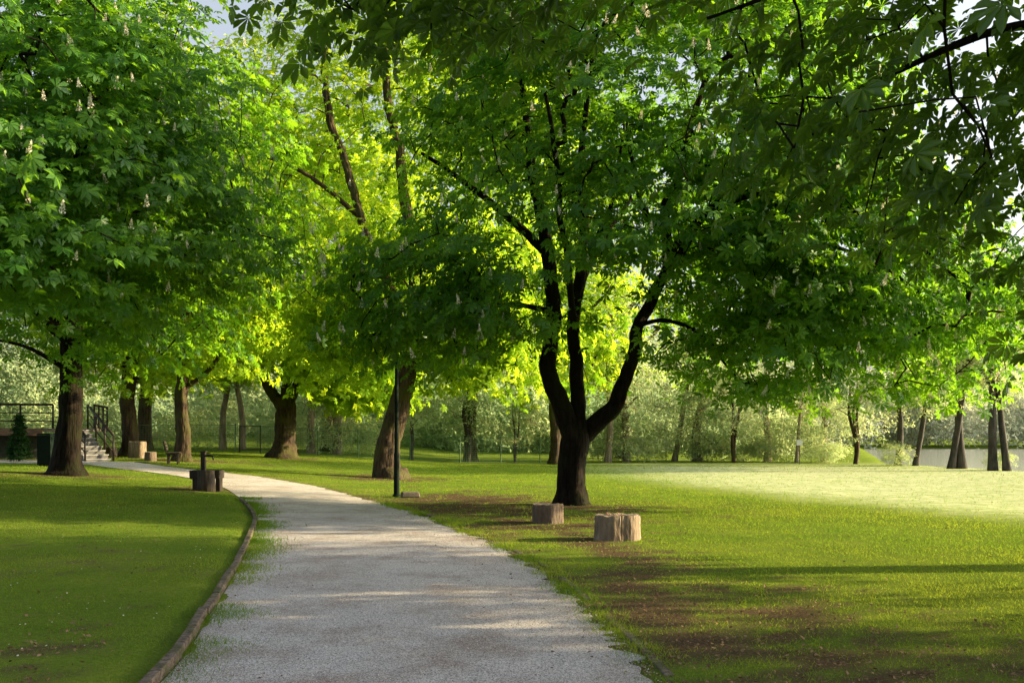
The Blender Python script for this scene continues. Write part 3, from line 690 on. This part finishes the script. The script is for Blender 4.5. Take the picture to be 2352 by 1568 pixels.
# ------------------------------------------------------------------ stumps
M_wood = noisy("weathered_wood", (.11,.085,.06), (.31,.245,.175), 8, .85, .9, (1,1,.3), c3=(.17,.125,.09))
M_wood_red = noisy("red_brown_wood", (.06,.042,.03), (.165,.12,.085), 8, .85, .9, (1,1,.3), c3=(.10,.075,.055))
M_top = noisy("cut_wood_top", (.12,.095,.07), (.30,.25,.19), 12, .9, .5)
def stump(cx, cy, r, h, mat, label, seed, tilt=0.0):
    g = Geo(); sides = 90; rings = 9; bz = Hs(cx, cy)
    for i in range(rings+1):
        t = i/rings
        for k in range(sides):
            th = 2*math.pi*k/sides
            rr = r*(1+.09*math.sin(2*th+seed)+.06*math.sin(3*th+seed*2)+.03*math.sin(7*th+seed)+.05*(abs(float(vnoise(k*.35, seed*3+i*.12))-.5))+(.03*float(vnoise(k*.9, i*.5, seed))))
            rr *= 1+.05*(1-t)**2-.025*(t > .99)
            g.v.append((rr*math.cos(th), rr*math.sin(th), -.06+(h+.06)*t+(.045*(float(vnoise(k*.25, seed, 2))-.5) if i == rings else 0)))
    for i in range(rings):
        for k in range(sides):
            a = i*sides+k; b = i*sides+(k+1) % sides; g.f.append((a, b, b+sides, a+sides))
    nside = len(g.f); top0 = rings*sides; c = len(g.v)
    for q, fr in enumerate((.7, .35)):
        for k in range(sides):
            v = g.v[top0+k]; g.v.append((v[0]*fr, v[1]*fr, h+.008*math.sin(k*.3+q)))
    g.v.append((0, 0, h-.01)); ce = len(g.v)-1
    for k in range(sides):
        k1 = (k+1) % sides
        g.f.append((top0+k, top0+k1, c+k1, c+k)); g.f.append((c+k, c+k1, c+sides+k1, c+sides+k)); g.f.append((c+sides+k, c+sides+k1, ce))
    me = g.mesh("tree_stump"); ob = mk("tree_stump", me, [mat, M_top], loc=(cx, cy, bz), label=label, category="tree stump")
    mi = np.zeros(len(me.polygons), np.int32); mi[nside:] = 1; me.polygons.foreach_set("material_index", mi)
    ob.rotation_euler = (tilt, 0, 0)
    return ob
stump(1.66, 15.85, .325, .39, M_wood, "pale weathered stump with split sides and orange fungi on top", 1.3)
stump(.66, 18.9, .30, .35, M_wood_red, "reddish brown cut stump on bare soil", 4.1)
stump(-16.6, 44.2, .35, .72, M_wood, "tall round sunlit stump near the trees", 2.2)
stump(-18.3, 45.5, .24, .45, M_wood_red, "small brown stump beside a tree", 5.2)
stump(-15.0, 41.3, .24, .36, M_wood_red, "low brown stump beside gravel path", 3.2)
g = Geo()
for i in range(5):
    cx, cy = -.17+.06*i+.02*rng.random(), -.08+.1*rng.random(); s = .011+.009*rng.random()
    g.tube([(cx,cy,0),(cx,cy,s*1.2)], [s*.3,s*.25], 6); g.tube([(cx,cy,s*1.2),(cx,cy,s*1.5),(cx,cy,s*2.1)], [s*.9,s,s*.25], 8)
mk("fungus", g.mesh("fungus", True), noisy("orange_fungus", (.4,.13,.02), (.6,.24,.04), 20, .6, .1), loc=(1.66, 15.85, Hs(1.66, 15.85)+.385), label="small orange fungi growing on a weathered stump", category="fungus")

# ------------------------------------------------------------------ street lamp
M_green = noisy("dark_green_paint", (.004,.010,.007), (.007,.015,.012), 5, .85, .05, spec=.1)
M_conc = noisy("grey_concrete", (.08,.07,.06), (.16,.14,.115), 6, .9, .3)
M_step = noisy("pale_concrete", (.22,.22,.23), (.33,.33,.34), 6, .9, .2)
M_riser = noisy("shaded_concrete", (.09,.09,.095), (.14,.14,.145), 6, .9, .2)  # same concrete as the treads, darkened to paint in riser shade
M_glass = noisy("frosted_glass", (.2,.21,.19), (.3,.3,.28), 3, .3, .0)
lx_, ly_ = -3.13, 27.0
root = mk("street_lamp", None, loc=(lx_, ly_, Hs(lx_, ly_)), label="dark green park lamp post standing at the path edge", category="street lamp")
g = Geo(); g.tube([(0,0,-.1),(0,0,.0),(0,0,1.1),(0,0,1.15),(0,0,1.2),(0,0,4.4)], [.078,.078,.075,.075,.055,.048], 16)
mk("post", g.mesh("post", True), M_green, root)
g = Geo(); g.tube([(0,0,-.05),(0,0,.03),(0,0,.06)], [.12,.12,.09], 16); mk("base_plate", g.mesh("base_plate"), M_green, root)
g = Geo(); g.tube([(0,0,4.4),(0,0,4.45),(0,0,4.53),(0,0,4.7),(0,0,4.82),(0,0,4.88)], [.06,.10,.16,.19,.13,.04], 16); mk("lamp_shade", g.mesh("lamp_shade", True), M_glass, root)
g = Geo(); g.tube([(0,0,4.84),(0,0,4.90),(0,0,4.98)], [.18,.14,.03], 16); mk("cap", g.mesh("cap", True), M_green, root)
g = Geo(); g.box((0,0,.08), (.5,.42,.14), rz=.2, taper=.9)
ob = mk("stone_slab", g.mesh("stone_slab"), M_conc, loc=(-2.72, 26.6, Hs(-2.72, 26.6)), label="low grey stone slab beside lamp post", category="stone slab")
b_ = ob.modifiers.new("b", 'BEVEL'); b_.width = .03; b_.segments = 3

# ------------------------------------------------------------------ drinking fountain
fx, fy = -8.0, 26.0; root = mk("drinking_fountain", None, loc=(fx, fy, Hs(fx, fy)), label="rustic wooden drinking fountain with trough and tap", category="drinking fountain")
root.scale = (.9, .9, .95)
M_darkwood = noisy("dark_wood", (.015,.012,.009), (.06,.045,.032), 8, .8, .7, (1,1,.2))
g = Geo(); g.tube([(.1,-.25,-.1),(.1,-.25,.25),(.1,-.25,.5),(.1,-.25,.56)], [.27,.24,.23,.24], 20, .06); mk("stump_base", g.mesh("stump_base", True), M_darkwood, root)
g = Geo()
g.box((0,.12,.36), (.86,.5,.05)); g.box((0,-.11,.47), (.86,.05,.17)); g.box((0,.36,.47), (.86,.05,.17)); g.box((-.41,.125,.47), (.05,.415,.17)); g.box((.41,.125,.47), (.05,.415,.17))
g.box((-.3,.12,.14), (.12,.4,.385)); g.box((.33,.2,.14), (.12,.3,.385))
mk("trough", g.mesh("trough"), M_darkwood, root)
g = Geo(); g.box((-.1,.1,.72), (.12,.12,.66)); g.box((-.1,.1,1.065), (.17,.17,.03)); mk("post", g.mesh("post"), M_darkwood, root)
g = Geo(); g.tube([(-.05,.1,.95),(.1,.06,.96),(.2,.04,.94),(.21,.04,.84)], [.028,.028,.026,.022], 8); g.tube([(.05,.07,.96),(.05,.07,1.03)], [.012,.012], 6); g.box((.05,.07,1.035), (.12,.02,.02))
mk("tap", g.mesh("tap", True), noisy("dark_metal", (.02,.02,.02), (.05,.05,.05), 5, .4, 0, metal=.8), root)

# ------------------------------------------------------------------ bench
bx, by = -13.55, 39.9; root = mk("park_bench", None, loc=(bx, by, Hs(bx, by)), label="dark slatted wooden park bench under a tree", category="bench"); root.rotation_euler = (0, 0, 1.85)
g = Geo()
for i in range(4): g.box((0,-.18+i*.12,.45), (1.4,.1,.035))
mk("seat", g.mesh("seat"), M_darkwood, root)
g = Geo()
for i in range(3): g.box((0,.27+i*.035,.60+i*.13), (1.4,.03,.1), rx=-.25)
mk("backrest", g.mesh("backrest"), M_darkwood, root)
for sx in (-.58, .58):
    g = Geo(); g.box((sx,-.16,.21), (.06,.06,.44)); g.box((sx,.2,.21), (.06,.06,.44)); g.box((sx,.02,.405), (.06,.42,.05)); g.box((sx,.315,.65), (.05,.04,.5), rx=-.25)
    mk("leg", g.mesh("leg"), M_darkwood, root)

# ------------------------------------------------------------------ deck with stairs
M_deckside = noisy("brown_timber", (.10,.06,.035), (.22,.14,.085), 5, .8, .4, (.3,1,1))
M_rail = noisy("dark_railing", (.010,.007,.006), (.022,.015,.012), 6, .5, .1)
M_shadewall = noisy("under_deck_shade", (.03,.035,.025), (.06,.065,.045), 5, .9, .3)  # dark colour standing in for the hedge and shade under the deck
dz = Hs(-17.6, 40); root = mk("raised_terrace", None, loc=(-18.6, 42.3, dz), label="raised terrace with dark railing and concrete stairs", category="terrace"); root.rotation_euler = (0, 0, math.radians(14))
top = 1.35
g = Geo(); g.box((-5.2,2.0,top-.06), (11.9,4.0,.12)); mk("deck", g.mesh("deck"), M_conc, root)
g = Geo(); g.box((-5.4,2.4,.42), (11.0,2.6,1.5-.24)); mk("under_deck_block", g.mesh("under_deck_block"), M_shadewall, root)
g = Geo(); g.box((-6.2,-.025,top-.16), (9.9,.045,.3)); mk("fascia", g.mesh("fascia"), M_deckside, root)
SR = math.radians(30)   # the flight turns away from the deck front
g = Geo(); gt = Geo(); nst = 8
for i in range(nst):
    hz = top-(i+1)*top/nst+.1
    g.box((0,-.02-(i+.5)*.33,hz/2-.07), (1.0,.328,hz+.06)); gt.box((0,-.03-(i+.5)*.33,hz-.018), (1.06,.35,.04))
for nm, gg, mt_ in (("stairs", g, M_riser), ("tread", gt, M_step)):
    o = mk(nm, gg.mesh(nm), mt_, root); o.rotation_euler = (0, 0, SR)
def rail(p0, p1, nposts, nm, rz=0.0):
    g = Geo(); p0 = np.array(p0, float); p1 = np.array(p1, float)
    for i in range(nposts):
        p = p0+(p1-p0)*i/(nposts-1); g.tube([p-np.array([0,0,.1]), p+np.array([0,0,1.0])], [.04,.04], 8)
    for hz in (.3,.65,1.0):
        g.tube([p0+np.array([0,0,hz]), p1+np.array([0,0,hz])], [.05 if hz == 1 else .025]*2, 8)
    o = mk(nm, g.mesh(nm, True), M_rail, root); o.rotation_euler = (0, 0, rz)
rail((-11,.08,top), (-.85,.08,top), 9, "railing"); rail((.75,.3,top), (.75,3.9,top), 4, "railing")
rail((.57,0,top), (.57,-2.7,.05), 4, "railing", SR); rail((-.57,0,top), (-.57,-2.7,.05), 4, "railing", SR)

bx, by = -15.9, 34.0; root = mk("litter_bin", None, loc=(bx, by, Hs(bx, by)), label="dark green metal litter bin by the path", category="litter bin")
g = Geo(); g.box((0,0,.55), (.45,.4,1.0)); g.box((0,0,.03), (.36,.32,.06)); mk("body", g.mesh("body"), M_green, root)
g = Geo(); g.box((0,0,1.09), (.5,.45,.07), taper=.85); mk("lid", g.mesh("lid"), M_green, root)
C = []
for i in range(160):
    t = rng.random(); a = rng.random()*6.28; r = .42*(1-t)**.8*(.6+.4*rng.random()); C.append((r*math.cos(a), r*math.sin(a), .12+1.75*t))
C = np.array(C)
root = mk("small_conifer", None, loc=(-19.6, 39.6, Hs(-19.6, 39.6)), label="small dark cone-shaped conifer beside terrace", category="conifer")
g = Geo(); g.tube([(0,0,-.1),(0,0,1.6)], [.05,.02], 7); mk("trunk", g.mesh("trunk"), M_bark, root)
mk("crown", leaves_from_clumps("crown", C, np.array([0,0,.3]), 22, .07, .09, T_TRI, .1), foliage("conifer_needle", (.02,.065,.02), (.05,.11,.03), (.03,.09,.02), (.06,.14,.03), .2), root)

# ------------------------------------------------------------------ fence
M_wire = noisy("green_wire", (.05,.11,.06), (.08,.16,.08), 5, .6, 0)
def fence(pts, label):
    root = mk("wire_fence", None, loc=(pts[0][0], pts[0][1], Hs(*pts[0])), label=label, category="fence"); B = np.array(root.location)
    gw = Geo(); h = 1.45
    for (a, b) in zip(pts[:-1], pts[1:]):
        a = np.array(a, float); b = np.array(b, float); ln = np.linalg.norm(b-a); npn = max(1, int(round(ln/2.6)))
        for i in range(npn+1):
            p = a+(b-a)*i/npn; z_ = Hs(p[0], p[1])
            if i < npn or b is pts[-1]:
                g = Geo(); g.tube([(p[0]-B[0],p[1]-B[1],z_-.3-B[2]),(p[0]-B[0],p[1]-B[1],z_+h+.08-B[2])], [.035,.035], 8); mk("post", g.mesh("post"), M_wire, root)
        for i in range(npn):
            p = a+(b-a)*i/npn; q = a+(b-a)*(i+1)/npn; zp = Hs(*p); zq = Hs(*q)
            for hz in np.linspace(.05, h, 13):
                gw.tube([(p[0]-B[0],p[1]-B[1],zp+hz-B[2]),(q[0]-B[0],q[1]-B[1],zq+hz-B[2])], [.005 if .06 < hz < h-.01 else .014]*2, 3, cap=False)
            for t in np.linspace(0, 1, 20):
                w = p+(q-p)*t; zz = zp+(zq-zp)*t
                gw.tube([(w[0]-B[0],w[1]-B[1],zz+.05-B[2]),(w[0]-B[0],w[1]-B[1],zz+h-B[2])], [.004]*2, 3, cap=False)
    mk("wire_mesh", gw.mesh("wire_mesh"), M_wire, root)
fence([(-26,52.5),(-15,54),(-8.6,55.5)], "low green wire fence behind the park trees")
fence([(-8.6,55.6),(-3,57.5),(4,60.5),(12,66)], "low green wire fence along the lawn edge")
root = mk("fence_gate", None, loc=(-14.6,53.4,Hs(-14.6,53.4)), label="small framed metal gate in front of wire fence", category="gate")
g = Geo()
for xx in (0, 1.1): g.box((xx,0,.7), (.05,.05,1.5))
for zz in (.15, 1.4): g.box((.55,0,zz), (1.045,.04,.04))
mk("frame", g.mesh("frame"), M_rail, root)
g = Geo()
for i in range(9): g.box((.12+i*.107,0,.775), (.012,.012,1.2))
mk("grille", g.mesh("grille"), M_rail, root)

fx, fy = 16.6, 57.5; root = mk("park_sign", None, loc=(fx, fy, Hs(fx, fy)), label="small blank white sign on thin post", category="sign")
g = Geo(); g.tube([(0,0,-.2),(0,0,1.4)], [.025,.025], 8); mk("post", g.mesh("post"), M_bark_grey, root)
g = Geo(); g.box((0,-.035,1.25), (.34,.02,.32)); mk("panel", g.mesh("panel"), noisy("white_panel", (.7,.7,.68), (.8,.8,.78), 2, .5, 0), root)

# ------------------------------------------------------------------ sky, sun, camera
EL, AZ = 17.0, 85.0
w = bpy.data.worlds.new("World"); scene.world = w; w.use_nodes = True; nt = w.node_tree
bg = nt.nodes.get("Background"); sky = nt.nodes.new("ShaderNodeTexSky"); sky.sky_type = 'NISHITA'; sky.sun_disc = False
sky.sun_elevation = math.radians(EL); sky.sun_rotation = math.radians(AZ); sky.air_density = 1.0; sky.dust_density = 5.0
hs = nt.nodes.new("ShaderNodeHueSaturation"); hs.inputs['Saturation'].default_value = .5; hs.inputs['Value'].default_value = 1.2
nt.links.new(sky.outputs[0], hs.inputs['Color']); nt.links.new(hs.outputs[0], bg.inputs[0]); bg.inputs[1].default_value = .29
sd = bpy.data.lights.new("sun", 'SUN'); sd.energy = 14.0; sd.angle = math.radians(.5); sd.color = (1, .78, .42)
so = bpy.data.objects.new("sun", sd); COL.objects.link(so)
e, a = math.radians(EL), math.radians(AZ)
so.rotation_euler = Vector((-math.sin(a)*math.cos(e), -math.cos(a)*math.cos(e), -math.sin(e))).to_track_quat('-Z', 'Y').to_euler()
so.location = (30, 0, 20)
cd = bpy.data.cameras.new("camera"); cd.lens = 35; cd.sensor_width = 36; cd.shift_y = .0918; cd.clip_end = 3000; cd.clip_start = .1
co = bpy.data.objects.new("camera", cd); COL.objects.link(co); co.location = (0, 0, 1.65); co.rotation_euler = (math.pi/2, 0, 0)
scene.camera = co
scene.view_settings.view_transform = 'Standard'; scene.view_settings.look = 'None'; scene.view_settings.exposure = 0
